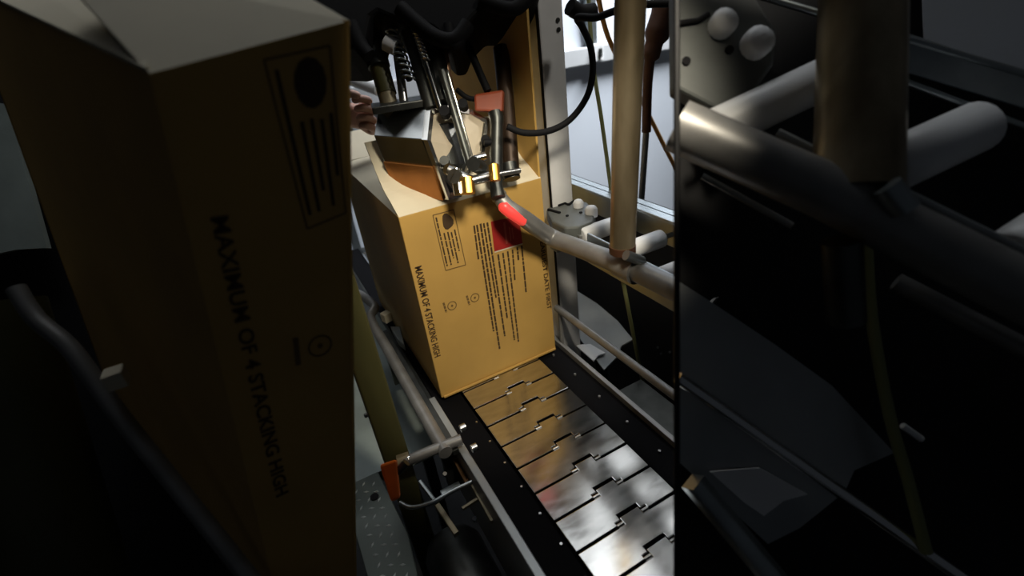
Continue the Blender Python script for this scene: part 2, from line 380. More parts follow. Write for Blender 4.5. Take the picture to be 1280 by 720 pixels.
# brown hanger pipe with clamp
hp = thing('hanger_pipe', 'tarnished brown metal pipe clamped upright on the thick grey tube', 'pipe', (0.242, -0.245, 0.33))
lo = at(778, 312, 'y', -0.242); hi = at(789, -30, 'y', -0.242)
MB().tube([lo, hi, V((hi.x, hi.y, 2.7))], 0.0195, 22).build('pipe', 'rust', hp)
MB().tube([lo + V((0, 0, -.004)), lo + V((0, 0, .008))], 0.0205, 20).build('pipe_foot', 'brown', hp)
cl = V((0.236, -0.246, 0.316))
b = MB(); b.tube([cl + V((0, .022, .0)), cl + V((0, -.022, .001))], 0.0215, 18); b.build('tube_clamp', 'greytube', hp)
q = at(790, 322, 'y', -0.268); MB().tube([q + V((-.012, 0, .008)), q + V((.016, -.004, -.010))], 0.008, 10).build('clamp_bolt', 'galv', hp)
# side roller track
rt = thing('roller_track', 'narrow galvanised roller track frame beside the chain lane', 'roller track', (0.33, -0.1, FZ))
MB().span((0.398, -0.43, 0.275), (0.404, 0.60, 0.335)).build('channel_web', 'galv', rt, 0.0015)
MB().span((0.380, -0.43, 0.329), (0.420, 0.60, 0.335)).build('channel_flange', 'galv', rt, 0.0015)
MB().span((0.404, -0.43, 0.275), (0.425, 0.60, 0.281)).build('channel_flange', 'galv', rt, 0.0015)
MB().span((0.259, -0.43, 0.262), (0.264, -0.105, 0.322)).build('front_channel', 'galv', rt, 0.0015)
MB().span((0.264, -0.43, 0.262), (0.276, -0.105, 0.267)).build('front_lip', 'galv', rt, 0.001)
for y in (-0.40, 0.56):
    MB().span((0.404, y - .02, FZ), (0.444, y + .02, 0.275)).build('leg', 'galv', rt, 0.002)
MB().span((0.262, -0.42, 0.240), (0.404, -0.39, 0.262)).build('cross_bar', 'galv', rt, 0.002)
MB().span((0.262, 0.005, 0.240), (0.404, 0.035, 0.262)).build('cross_bar', 'galv', rt, 0.002)
for i, lab_ in enumerate(('white plastic roller next to the grey plastic bracket', 'white plastic roller to the right of the brown pipe', 'white plastic roller mostly behind the thick grey tube', 'white plastic roller at the near end of the track')):
    y = -0.068 - i * 0.107
    r = thing('track_roller', lab_, 'roller', (0.33, y, 0.300), 'white rollers of the side track')
    MB().tube([(0.272, y, 0.300), (0.275, y, 0.300), (0.372, y, 0.300), (0.375, y, 0.300)], [0.0135, 0.0165, 0.0165, 0.0135], 20).build('roller_sleeve', 'white', r)
    MB().tube([(0.264, y, 0.300), (0.398, y, 0.300)], 0.005, 8).build('axle', 'steel', r)
# plastic bracket with white knobs
bk = thing('plastic_bracket', 'grey plastic rail bracket with two white knobs beside the white post', 'bracket', (0.29, -0.03, 0.30))
poly = [at(x, y, 'z', 0.322) for x, y in ((683, 262), (688, 256), (713, 249), (733, 252), (744, 262), (741, 276), (724, 283), (706, 284), (690, 276))]
MB().prism(poly, (0, 0, -0.028)).build('body', 'plastic', bk, 0.004)
for (xa, ya, xb, yb) in ((698, 257, 706, 254), (706, 254, 711, 256), (711, 256, 717, 251)):
    MB().tube([at(xa, ya, 'z', 0.3235), at(xb, yb, 'z', 0.3235)], 0.0026, 6).build('groove', 'black', bk)
MB().tube([at(685, 262, 'z', 0.3235), at(700, 266, 'z', 0.3235)], 0.003, 6).build('groove', 'black', bk)
for (x, y) in ((709, 270), (726, 266)):
    p = at(x, y, 'z', 0.3225); MB().tube([p, p + V((0, 0, .002))], 0.0032, 8).build('screw', 'black', bk)
for (x, y, r_) in ((723, 255, .011), (739, 263, .0125)):
    p = at(x, y, 'z', 0.328)
    MB().tube([p + V((0, 0, -.012)), p + V((0, 0, .003)), p + V((0, 0, .008)), p + V((0, 0, .010))], [r_, r_, r_ * .75, r_ * .3], 14).build('knob', 'white', bk)
# steel deflector sheet and white patch in the dark underside
df = thing('deflector_sheet', 'dull steel sheet sloping away in the dark behind the guide rod', 'sheet metal', (0.42, 0.15, -0.16))
poly = [at(x, y, 'z', -0.06) for x, y in ((697, 352), (717, 361), (746, 379), (772, 401), (791, 424), (777, 432), (771, 446), (755, 462), (726, 424))]
MB().prism(poly, (0, 0, -0.004)).build('sheet', 'sheet', df)
q = at(745, 405, 'z', -0.06); MB().span((q.x - .02, q.y - .02, FZ), (q.x + .02, q.y + .02, -0.064)).build('support', 'darksteel', df)
tag(MB().prism([at(x, y, 'z', -0.052) for x, y in ((719, 431), (738, 430), (757, 441), (748, 444), (742, 451))], (0, 0, -0.003)).build('paper_scrap', 'white'),
    'white scrap of paper on the steel sheet behind the guide rod', 'paper')
bg = thing('dark_machine_cover', 'black machine cover in the shadow under the roller track', 'machine cover', (0.45, 0.1, FZ))
MB().span((0.54, -0.45, FZ), (0.58, 0.9, 0.25)).build('cover_panel', 'blackpaint', bg, 0.004)
MB().span((0.46, 0.66, FZ), (0.54, 0.68, 0.25)).build('end_panel', 'blackpaint', bg, 0.004)
for (x, y) in ((823, 434), (827, 442), (838, 440)):
    p = at(x, y, 'x', 0.540); MB().tube([p, p + V((-.004, 0, 0))], 0.003, 8).build('screw', 'steel', bg)
# side pan below the rod
MB().span((0.300, Y0, -0.100), (0.400, -0.10, -0.095)).build('drip_tray', 'darksteel', cv, 0.001)
# cords and hoses on the right
tag(MB().tube(smooth_path([at(735, -15, 'y', 0.10), at(741, 78, 'y', 0.08), at(752, 150, 'y', 0.06), at(764, 240, 'y', 0.02), at(771, 300, 'y', -0.06), at(779, 352, 'y', -0.12), at(790, 410, 'y', -0.10), at(800, 462, 'y', -0.08), at(806, 490, 'y', -0.07)], 5),
    0.0042, 8).build('hanging_strap', 'greenstrap'), 'thin olive green strap hanging down behind the brown pipe', 'strap')
tag(MB().tube(smooth_path([at(745, -20, 'y', 0.30), at(755, 30, 'y', 0.30), at(769, 66, 'y', 0.30), at(800, 122, 'y', 0.30), at(815, 152, 'y', 0.30), at(832, 186, 'y', 0.28), at(850, 222, 'y', 0.26), at(880, 290, 'y', 0.24)], 6),
    0.0062, 8).build('yellow_cord', 'orangecord'), 'yellow orange cord slanting across the pale wall behind the pipe', 'cord')
bh = thing('brown_elbow_pipe', 'dark brown elbow pipe above a slim grey rod behind the tarnished pipe', 'pipe', at(806, 240, 'y', 0.15))
q = at(850, -60, 'y', 0.15)
MB().tube([q, V((q.x, q.y, 2.7))], 0.030, 16).build('riser', 'brown', bh)
MB().tube(smooth_path([q, at(832, 10, 'y', 0.15), at(816, 60, 'y', 0.15), at(810, 95, 'y', 0.15), at(808, 165, 'y', 0.15)], 6), [0.030] * 7 + [0.028] * 4 + [0.020] * 4 + [0.012] * 4 + [0.011] * 6, 16).build('elbow', 'brown', bh)
MB().tube([at(808, 160, 'y', 0.15), at(801, 262, 'y', 0.15)], 0.0078, 12).build('rod', 'greytube', bh)
hs = thing('black_hose', 'black hose looping from the pipe round to the sensor', 'hose', at(640, 165, 'y', -0.02))
MB().tube(smooth_path([at(850, 4, 'y', -0.16), at(800, 6, 'y', -0.14), at(768, 14, 'y', -0.11), at(745, 22, 'y', -0.09), at(722, 22, 'y', -0.06), at(728, 34, 'y', -0.05), at(738, 58, 'y', -0.05), at(741, 90, 'y', -0.05), at(733, 122, 'y', -0.045),
                       at(712, 150, 'y', -0.04), at(685, 164, 'y', -0.035), at(655, 166, 'y', -0.03), at(634, 158, 'y', -0.02)], 6), 0.0056, 12).build('hose', 'black', hs)
b = MB()
b.tube(smooth_path([at(712, 8, 'y', -0.03), at(726, 16, 'y', -0.03), at(742, 14, 'y', -0.03)], 4), 0.013, 10)
b.build('fitting', 'black', hs)

# ------------------------------------------------------------------ tool head above the carton
hd = thing('gripper_head', 'shiny angular steel gripper head hanging from the black machine over the carton', 'machine head', pd(560, 250, 0.84))
D = 0.82
side = [pd(538, 137, D + .005), pd(534, 175, D - .020), pd(546, 208, D - .002), pd(561, 250, D + .038), pd(577, 246, D + .045), pd(590, 205, D + .04), pd(606, 190, D + .055), pd(611, 150, D + .06), pd(590, 137, D + .045), pd(557, 131, D + .02)]
ext = pd(473, 134, D + .055) - pd(538, 137, D + .005)
b = MB(); inner = [p + ext * 0.06 for p in side]
b.prism(inner, ext * 0.94); b.build('housing', 'housing', hd, 0.0015)
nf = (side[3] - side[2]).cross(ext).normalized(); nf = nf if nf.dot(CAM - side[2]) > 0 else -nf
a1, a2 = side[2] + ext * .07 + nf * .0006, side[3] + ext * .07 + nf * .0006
MB().prism([a1, a2, a2 + ext * .92, a1 + ext * .92], nf * .004).build('facet_reflection', 'cardreflect', hd, .001)  # added plate, its copper colour paints the carton's reflection on the facet
b = MB(); cs = sum(side, V()) / len(side)
for i in range(len(side)):
    j = (i + 1) % len(side)
    a1, a2 = side[i], side[j]; b1, b2 = a1.lerp(cs, 0.12), a2.lerp(cs, 0.12)
    e = ext * 0.10
    b.add([a1, a2, b2, b1, a1 + e, a2 + e, b2 + e, b1 + e], [(0, 1, 2, 3), (0, 4, 5, 1), (2, 6, 7, 3), (4, 7, 6, 5)])
b.build('side_rim', 'pin', hd)
b = MB(); vs = [p + ext * .035 for p in side] + [cs + ext * .035]
b.add(vs, [(i, (i + 1) % len(side), len(side)) for i in range(len(side))]); b.build('side_plate', 'creamreflect', hd)
MB().tube([pd(552, 88, D - .012), pd(587, 206, D + .015)], 0.0070, 8).build('lever', 'darksteel', hd)
MB().tube([pd(559, 88, D - .014), pd(592, 203, D + .012)], 0.0026, 8).build('lever_edge', 'chrome', hd)
for (x, y, r_, mt) in ((556, 140, .009, 'black'), (579, 131, .008, 'black'), (607, 176, .008, 'black'), (556, 202, .008, 'darksteel')):
    p = pd(x, y, D - .004 + (.05 if x > 600 else 0)); MB().tube([p - R2 * .008, p + R2 * .012], r_, 12).build('bolt', mt, hd)
# clamp hardware at the tip
for (x, y, r_, d_, mt) in ((573, 222, .012, .80, 'steel'), (597, 207, .012, .80, 'darksteel'), (566, 214, .010, .815, 'chrome')):
    p = pd(x, y, d_); MB().tube([p - R2 * .012 - R0 * .006, p + R2 * .015 + R0 * .004], r_, 14).build('clamp_jaw', mt, hd)
MB().tube([pd(560, 212, .80), pd(590, 226, .80), pd(612, 220, .81)], 0.0085, 10).build('clamp_arm', 'steel', hd)
MB().tube([pd(575, 243, .80), pd(570, 212, .80)], 0.010, 10).build('clamp_post', 'chrome', hd)
MB().tube([pd(590, 200, .80), pd(606, 196, .81)], 0.007, 10).build('clamp_pin', 'chrome', hd)
def nut(px, py, wd, hh, dd):
    c0 = pd(px, py - hh / 2, dd); c1 = pd(px + 2, py + hh / 2, dd)
    MB().tube([c0, c1], wd * dd / F / 2, 6).build('brass_nut', 'brass', hd, 0.001)
nut(584, 232, 17, 20, .795); nut(617, 216, 14, 20, .80)
# rods and springs going up to the machine
def prod(name, a, b_, rpx, mt, dd=D + .02, n=14):
    MB().tube([pd(*a, dd), pd(*b_, dd)], rpx * dd / F, n).build(name, mt, hd, 0)
prod('slide_rod', (466, 12), (477, 52), 4.2, 'chrome', D + .03)
prod('cylinder_cap', (462, 40), (474, 84), 14, 'darksteel', D + .035)
prod('cylinder', (473, 78), (484, 118), 12, 'olive', D + .04)
prod('cylinder_foot', (483, 116), (488, 138), 11, 'tan', D + .04)
prod('piston_rod', (497, 70), (506, 136), 5.5, 'steel', D + .03)
prod('guide_shaft', (508, 30), (539, 136), 9, 'darksteel', D + .015)
prod('chrome_shaft', (516, 28), (550, 136), 4.5, 'chrome', D - .002)
prod('main_cylinder', (536, 28), (556, 128), 12, 'darksteel', D + .02)
prod('spacer_rod', (552, 55), (564, 122), 6, 'copper', D + .03)
MB().tube([pd(482, 53, D + .01), pd(496, 60, D + .01)], 0.014, 12).build('white_knob', 'white', hd, 0.002)
hel = []
for i in range(12 * 9 + 1):
    t_ = i / (12 * 9); a = 2 * math.pi * i / 12
    c0 = pd(488 + 24 * t_, 35 + 65 * t_, D + .012); hel.append(c0 + (R0 * math.cos(a) + R2 * math.sin(a)) * .010)
MB().tube(hel, 0.0022, 6).build('spring', 'galv', hd)
MB().tube([pd(488, 35, D + .012), pd(512, 100, D + .012)], 0.0058, 10).build('spring_rod', 'darksteel', hd)
hel = []
for i in range(10 * 10 + 1):
    t_ = i / 100; a = 2 * math.pi * i / 10
    c0 = pd(513 + 20 * t_, 25 + 50 * t_, D - .006); hel.append(c0 + (R0 * math.cos(a) + R2 * math.sin(a)) * .0055)
MB().tube(hel, 0.0020, 6).build('spring', 'chrome', hd)
MB().box((pd(505, 130, D + .03)), (0.11, 0.06, 0.012), Matrix.Rotation(-0.22, 3, 'Z')).build('top_plate', 'darksteel', hd, 0.002)

mh = thing('black_machine_body', 'black machine body with dark hoses across the top over the gripper head', 'machine', pd(550, 20, .85))
pl = [(380, -90), (700, -90), (672, -8), (655, 4), (628, 10), (602, 10), (590, 22), (581, 34), (574, 52), (561, 54), (552, 44), (540, 34), (520, 27), (503, 30), (490, 22), (472, 14), (463, 20), (458, 46), (448, 58), (430, 62), (380, 60)]
MB().prism([pd(x, y, .80) for x, y in pl], R2 * .13).build('body', 'black', mh, 0.006)
for pts_, rr in (([(440, 30), (452, 58), (462, 70)], .012), ([(500, 10), (540, 44), (568, 50), (585, 30)], .013), ([(560, 30), (566, 58), (578, 50)], .008), ([(600, 0), (640, 12), (662, -6)], .012)):
    MB().tube(smooth_path([pd(x, y, .80) for x, y in pts_], 5), rr, 10).build('hose', 'black', mh)
q = pd(520, -120, .90); MB().tube([q, V((q.x, q.y, 2.7))], 0.05, 20).build('mast', 'darksteel', mh)

# sensor next to the head
se = thing('sensor_probe', 'dark cylindrical sensor with red orange cap pointing down at the carton', 'sensor', pd(622, 244, .845))
MB().hexa([pd(593, 139, .85), pd(628, 140, .85), pd(630, 141, .88), pd(596, 140, .88), pd(592, 118, .85), pd(629, 112, .85), pd(631, 114, .88), pd(596, 118, .88)]).build('cap', 'redcap', se, 0.004)
MB().tube([pd(619, 140, .86), pd(621, 150, .86), pd(621, 158, .86), pd(620, 212, .852), pd(620, 232, .848), pd(623, 247, .845)], [.013, .013, .0115, .0115, .0115, .0125], 16).build('barrel', 'darksteel', se)
MB().tube([pd(626, 60, .90), pd(634, 140, .89), pd(640, 222, .88)], 0.0145, 14).build('rear_barrel', 'darkbrown', se)
MB().tube([pd(636, 205, .878), pd(640, 224, .876)], 0.0155, 14).build('rear_collar', 'darksteel', se)
MB().tube([pd(622, 218, .845), pd(650, 213, .86)], 0.005, 8).build('cross_pin', 'steel', se)
MB().tube([pd(605, 178, .85), pd(618, 178, .855)], 0.006, 8).build('side_pin', 'black', se)
MB().tube([pd(634, -20, .93), pd(641, 162, .91)], 0.0048, 10).build('support_rod', 'tan', se)
MB().tube(smooth_path([pd(579, 45, .86), pd(588, 64, .86), pd(600, 92, .86), pd(610, 114, .86)], 5), 0.0068, 10).build('cable', 'black', se)
MB().tube(smooth_path([pd(571, 112, .85), pd(584, 122, .85), pd(596, 124, .86)], 4), 0.0045, 8).build('cable', 'black', se)

# ------------------------------------------------------------------ far left background
fr = thing('background_roller', 'white roller tube lying in the background left of the gripper head', 'roller', pd(455, 108, 1.5))
MB().tube([pd(420, 92, 1.5), pd(474, 112, 1.42)], 0.019, 16).build('roller_sleeve', 'white', fr)
MB().tube([pd(400, 85, 1.52), pd(482, 115, 1.41)], 0.008, 10).build('axle', 'steel', fr)
bt = thing('background_table', 'pale grey packing table edge in the background behind the left flap', 'table', (-0.32, 1.38, FZ))
zt = 0.46
A = [V((-0.75, 1.05, zt)), V((0.08, 1.05, zt)), V((0.08, 1.70, zt)), V((-0.75, 1.70, zt))]
MB().prism(A, (0, 0, -0.03)).build('table_top', 'pan', bt, 0.004)
for k in A:
    MB().span((k.x - .02, k.y - .02, FZ), (k.x + .02, k.y + .02, zt - .03)).build('leg', 'galv', bt)
# bare hand with dark sleeve at the left flap
def skin_obj(name, nodes, edges, mt, parent):
    off = base_of(parent)
    me = bpy.data.meshes.new(name); me.from_pydata([V(p) - off for p, r in nodes], edges, [])
    o = bpy.data.objects.new(name, me); COL.objects.link(o); o.parent = parent
    sk = o.modifiers.new('skin', 'SKIN'); sk.use_smooth_shade = True
    for i, (p, r) in enumerate(nodes): me.skin_vertices[0].data[i].radius = (r, r)
    me.skin_vertices[0].data[0].use_root = True
    sb = o.modifiers.new('sub', 'SUBSURF'); sb.levels = 1; sb.render_levels = 2
    me.materials.append(M[mt]); return o
hc = pd(455, 147, 1.15)
hand = thing('hand', 'bare hand closed beside the pale left flap of the carton', 'hand', hc + V((0, 0, -.05)))
nodes = []; edges = []
ax = R0.copy(); up = V((0, 0, 1)); fw = -R2
def N(p, r, prev=None):
    nodes.append((p, r)); i = len(nodes) - 1
    if prev is not None: edges.append((prev, i))
    return i
wr = N(hc - ax * .075 + up * .010, .026)
fa = N(hc - ax * .20 + up * .03 - fw * .05, .034, wr); N(hc - ax * .32 + up * .06 - fw * .10, .040, fa)
pm = N(hc - ax * .030 + up * .006, .030, wr)
for k in range(4):
    o_ = up * (.030 - .021 * k) * 1.0
    kn = N(hc + ax * .012 + o_, .0115, pm)
    m1 = N(hc + ax * (.030 - .003 * abs(k - 1)) + o_ + fw * .022, .0098, kn)
    m2 = N(hc + ax * (.012) + o_ * .95 + fw * .040, .0092, m1)
    N(hc - ax * .010 + o_ * .9 + fw * .030, .0085, m2)
t1 = N(hc - ax * .045 + up * .028 + fw * .022, .013, wr); t2 = N(hc - ax * .012 + up * .040 + fw * .040, .0108, t1); N(hc + ax * .014 + up * .030 + fw * .046, .0092, t2)
skin_obj('hand_and_arm', nodes, edges, 'skin', hand)
MB().tube([hc - ax * .17 + up * .025 - fw * .038, hc - ax * .33 + up * .062 - fw * .104], [.046, .056], 16).build('sleeve', 'cloth', hand)

# ------------------------------------------------------------------ left side of the lane
lr = thing('left_guide_rail', 'grey steel guide rail tube with upturned end left of the carton', 'guide rail', (-0.095, -0.1, 0.0))
pts = [at(446, 367, 'z', .055), at(455, 372, 'z', .052), at(468, 384, 'z', .048), V((-0.098, 0.36, 0.040)), V((-0.098, 0.20, 0.036)), V((-0.098, -0.05, 0.034)), V((-0.098, -0.165, 0.034))]
MB().tube(smooth_path(pts, 6), 0.0125, 14).build('rail_tube', 'greytube', lr)
MB().span((-0.086, -0.165, 0.018), (-0.074, 0.30, 0.030)).build('rail_backing', 'darksteel', lr, 0.001)
for y in (0.25, -0.12):
    MB().span((-0.10, y - .008, -0.10), (-0.0745, y + .008, 0.028)).build('rail_bracket', 'darksteel', lr, 0.001)
tag(MB().box(at(483, 396, 'z', .07), (0.020, 0.022, 0.024), Matrix.Rotation(.3, 3, 'Z')).build('reflector_block', 'liner', None, 0.002), 'small cream block on the guide rail left of the carton', 'block')
tag(MB().prism([at(x, y, 'z', .055) for x, y in ((488, 408), (500, 408), (505, 430), (497, 424))], (0, 0, -.02)).build('rail_clip', 'galv', None, 0.001), 'small galvanised clip below the cream block on the guide rail', 'clip')
op = thing('olive_post', 'dark olive painted square post left of the guide rail', 'post', (-0.176, -0.085, FZ))
MB().span((-0.196, -0.115, FZ), (-0.152, -0.07, 0.62)).build('post_tube', 'olive', op, 0.003)
MB().span((-0.23, -0.15, FZ), (-0.12, -0.03, FZ + .012)).build('foot_plate', 'olive', op, 0.002)
MB().tube([at(458, 520, 'y', -.118) + V((0, -.0005, 0)), at(458, 520, 'y', -.118) + V((0, .004, 0))], 0.0035, 8).build('screw', 'steel', op)
cl = thing('clamp_bar', 'round clamp bar with an orange handle fixed to the olive post', 'clamp', (-0.16, -0.14, 0.02))
MB().tube([at(506, 577, 'z', .03), at(540, 563, 'z', .035), at(577, 549, 'z', .04)], 0.0095, 12).build('bar', 'greytube', cl)
MB().tube([at(497, 578, 'z', .03), at(512, 573, 'z', .03)], 0.0125, 6).build('hex_nut', 'tan', cl, .001)
MB().tube([at(510, 575, 'z', .032), at(518, 571, 'z', .032)], 0.0085, 12).build('collar', 'chrome', cl)
h8 = [pd(489, 628, .70), pd(500, 623, .70), pd(501, 622, .73), pd(490, 627, .73), pd(474, 581, .70), pd(495, 574, .70), pd(497, 574, .735), pd(477, 580, .735)]
MB().hexa(h8).build('orange_handle', 'orange', cl, 0.004)
MB().tube([pd(497, 590, .715), pd(508, 578, .715)], 0.006, 8).build('handle_stem', 'darksteel', cl)
# pan and tread plate
pn = thing('steel_pan', 'dull grey green sheet metal pan beside the olive post', 'pan', (-0.2, 0.2, -0.16))
MB().span((-0.29, 0.02, -0.155), (-0.075, 0.75, -0.150)).build('pan_sheet', 'pan', pn, 0.002)
MB().span((-0.29, 0.02, -0.15), (-0.075, 0.024, -0.125)).build('pan_lip', 'pan', pn, 0.001)
for (x, y) in ((-.275, .05), (-.1, .05), (-.275, .72), (-.1, .72)):
    MB().span((x - .012, y - .012, FZ), (x + .012, y + .012, -.155)).build('leg', 'darksteel', pn)
tp = thing('tread_plate_step', 'worn steel tread plate step with raised lugs under the orange handle', 'step', (-0.27, -0.1, FZ))
MB().prism([V((-0.285, -0.30, -0.12)), V((-0.215, -0.30, -0.12)), V((-0.199, -0.16, -0.12)), V((-0.210, 0.012, -0.12)), V((-0.285, 0.012, -0.12))], (0, 0, .006)).build('plate', 'tread', tp, 0.002)
b = MB()
for i in range(14):
    for j in range(17):
        x = -0.46 + j * 0.018; y = -0.29 + i * 0.022 + (j % 2) * .011
        if x > -0.215 or x < -0.278 or y > 0.0: continue
        R_ = Matrix.Rotation(0.9 if (i + j) % 2 else -0.5, 3, 'Z')
        b.add([V((x, y, -.1138)) + R_ @ V(q) for q in ((-.006, 0, 0), (0, -.0022, 0), (.006, 0, 0), (0, .0022, 0), (0, 0, .0022))], [(0, 1, 4), (1, 2, 4), (2, 3, 4), (3, 0, 4)])
lg = b.build('tread_lugs', 'lug', tp); lg['kind'] = 'stuff'
p = at(468, 621, 'z', -.113); MB().tube([p, p + V((0, 0, .0012))], 0.0085, 14).build('hole', 'black', tp)
for (x, y) in ((-.268, -.28), (-.232, -.28), (-.268, -.02), (-.225, -.02)):
    MB().span((x - .015, y - .015, FZ), (x + .015, y + .015, -.12)).build('leg', 'darksteel', tp)
# drive details below the rail
dv = thing('drive_motor', 'dark drive motor with tan brackets in the shadow beneath the left rail', 'motor', (-0.12, -0.25, FZ))
MB().tube([(-0.135, -0.44, -0.17), (-0.135, -0.42, -0.17), (-0.135, -0.20, -0.17), (-0.135, -0.18, -0.17)], [.045, .055, .055, .045], 20).build('motor_body', 'darksteel', dv)
MB().span((-0.16, -0.40, FZ), (-0.09, -0.22, -0.215)).build('motor_stand', 'blackpaint', dv, 0.004)
def bar(name, a, b_, za, zb, wd, mt):
    pa, pb = at(*a, 'z', za), at(*b_, 'z', zb); MB().tube([pa, pb], wd, 4).build(name, mt, dv, .001)
bar('bracket', (562, 562), (585, 605), -.03, -.03, .006, 'copper')
bar('bracket', (547, 632), (571, 668), -.05, -.05, .0065, 'tan')
bar('bracket', (591, 607), (616, 652), -.03, -.03, .005, 'tan')
bar('bracket', (525, 602), (545, 628), -.06, -.06, .005, 'galv')
bar('link_arm', (578, 636), (600, 622), -.035, -.035, .004, 'tan')
bar('link_arm', (552, 618), (575, 606), -.04, -.04, .0075, 'galv')
MB().tube([at(593, 650, 'z', -.04), at(593, 648, 'z', -.03)], .004, 8).build('bolt', 'chrome', dv)
MB().tube([at(556, 594, 'z', -.05), at(556, 592, 'z', -.04)], .004, 8).build('bolt', 'chrome', dv)
tag(MB().tube(smooth_path([at(500, 628, 'z', -.02), at(515, 634, 'z', -.02), at(540, 628, 'z', -.015), at(565, 614, 'z', -.012), at(590, 602, 'z', -.01)], 6), 0.0038, 8).build('power_cable', 'galv'),
    'thin grey cable sagging from the orange handle to the left rail', 'cable')

# ------------------------------------------------------------------ added unlit props filling the dark side, left: leaning carton
def near_carton():
    tl, tr, bl, br = pd(187, 92, .34), pd(437, 26, .41), pd(350, 765, .60), pd(446, 742, .68)
    dep = V((-0.203, 0.494, 0.114))
    rtl, rtr, rbl, rbr = tl + dep, tr + dep, bl + dep * 1.02, br + dep * 1.02
    o = thing('leaning_carton', 'added dim open brown carton leaning in the shadow on a rack', 'carton', (bl + br + rbl + rbr) / 4)
    def panel(name, a, b_, c_, d_, mt='card', par=o):
        n_ = (d_ - a).cross(b_ - a).normalized() * .004
        return MB().hexa([a, b_, c_, d_, a + n_, b_ + n_, c_ + n_, d_ + n_]).build(name, mt, par)
    fp = panel('front_panel', tl, bl, br, tr)
    panel('side_panel', tl, rtl, rbl, bl); panel('side_panel', tr, br, rbr, rtr); panel('back_panel', rtl, rtr, rbr, rbl); panel('base_panel', bl, rbl, rbr, br)
    u = (tr - tl); v = (bl - tl); nrm = u.cross(v).normalized()       # points to the inside
    up_ = -v.normalized()
    panel('front_flap', tl, tr, tr + dep * .42 + up_ * .045, tl + dep * .30 + up_ * .055, 'liner')
    panel('side_flap', tl, rtl, rtl + u * .35 + up_ * .01, tl + dep * .2 + u * .35 + up_ * .005, 'liner')
    lift = -nrm * .0006
    def fp_(px, py): return on_plane(px, py, tl, nrm)
    def st(bm, a, b_, wd):
        d_ = (b_ - a).normalized(); s_ = d_.cross(nrm) * wd / 2
        bm.prism([a + s_ + lift, a - s_ + lift, b_ - s_ + lift, b_ + s_ + lift], nrm * .0005)
    p0, p1 = fp_(262, 272), fp_(345, 622); d_ = p1 - p0
    text_mesh('MAXIMUM OF 4 STACKING HIGH', fp, p0 + lift, d_, d_.cross(nrm), d_.length, .0135, 'ink', 'stacking_print', .0003)
    cc = [fp_(330, 75), fp_(412, 57), fp_(432, 266), fp_(384, 286)]
    bm = MB()
    for i in range(4): st(bm, cc[i], cc[(i + 1) % 4], .0016)
    bm.build('notice_frame', 'inkthin', fp)
    L4 = lambda u_, v_: (cc[0] * (1 - u_) + cc[1] * u_) * (1 - v_) + (cc[3] * (1 - u_) + cc[2] * u_) * v_
    MB().prism([L4(.62 + .27 * math.cos(a), .17 + .14 * math.sin(a)) + lift for a in [2 * math.pi * k / 12 for k in range(12)]], nrm * .0005).build('notice_emblem', 'ink', fp)
    bm = MB()
    for u_, v0, v1 in ((.14, .06, .92), (.36, .36, .92), (.54, .36, .8), (.72, .38, .92), (.9, .36, .74)): st(bm, L4(u_, v0), L4(u_, v1), .0030)
    bm.build('notice_print', 'ink', fp)
    bm = MB(); c0 = fp_(400, 432) + lift; e1 = u.normalized(); e2 = nrm.cross(e1)
    vs = [c0 + (e1 * math.cos(a) + e2 * math.sin(a)) * r for r in (.0125, .0105) for a in [2 * math.pi * k / 20 for k in range(20)]]
    bm.add(vs, [(k, (k + 1) % 20, 20 + (k + 1) % 20, 20 + k) for k in range(20)])
    bm.add([c0 + (e1 * math.cos(a) + e2 * math.sin(a)) * .003 for a in [2 * math.pi * k / 8 for k in range(8)]], [tuple(range(8))])
    st(bm, fp_(369, 422), fp_(373, 456), .005)
    bm.build('round_symbol', 'inkthin', fp)
    # sloping rack below it, out of the picture
    rk = thing('sloping_rack', 'dark sloping steel rack under the leaning carton', 'rack', V((bl.x, bl.y, FZ)))
    dn = v.normalized() * .002
    c4 = [bl, br, rbr, rbl]; cn = sum(c4, V()) / 4
    c4 = [cn + (k - cn) * 1.05 + dn for k in c4]
    MB().prism(c4, v.normalized() * .012).build('rack_shelf', 'darksteel', rk)
    for k in c4:
        k2 = cn + (k - cn) * .85; MB().span((k2.x - .012, k2.y - .012, FZ), (k2.x + .012, k2.y + .012, k2.z - .004)).build('leg', 'darksteel', rk)
near_carton()
np_ = thing('dark_olive_upright', 'unlit dark olive upright left of the leaning carton', 'post', V((-0.66, -0.29, FZ)))
lo = pd(92, 760, .74); up2 = pd(-28, 385, .70)
a = lo - (up2 - lo).normalized() * 0.35
MB().tube([V((lo.x - .08, lo.y - .0, FZ)), lo, up2], .075, 16).build('upright', 'olive', np_)
nr = thing('dark_side_rail', 'unlit grey rail bending down beside the leaning carton', 'rail', pd(330, 760, .55))
MB().tube(smooth_path([pd(20, 360, .55), pd(45, 398, .55), pd(85, 432, .55), pd(120, 478, .55), pd(150, 520, .55), pd(230, 620, .55), pd(330, 745, .55), pd(420, 860, .55)], 5), .0095, 12).build('rail_tube', 'greytube', nr)
MB().box(pd(145, 472, .545), (.020, .022, .020)).build('cream_block', 'liner', nr, .002)
MB().prism([pd(x, y, .88) for x, y in ((-60, 120), (8, 130), (58, 310), (20, 312), (-60, 330))], R2 * .01).build('pale_cloth', 'pan', nr)

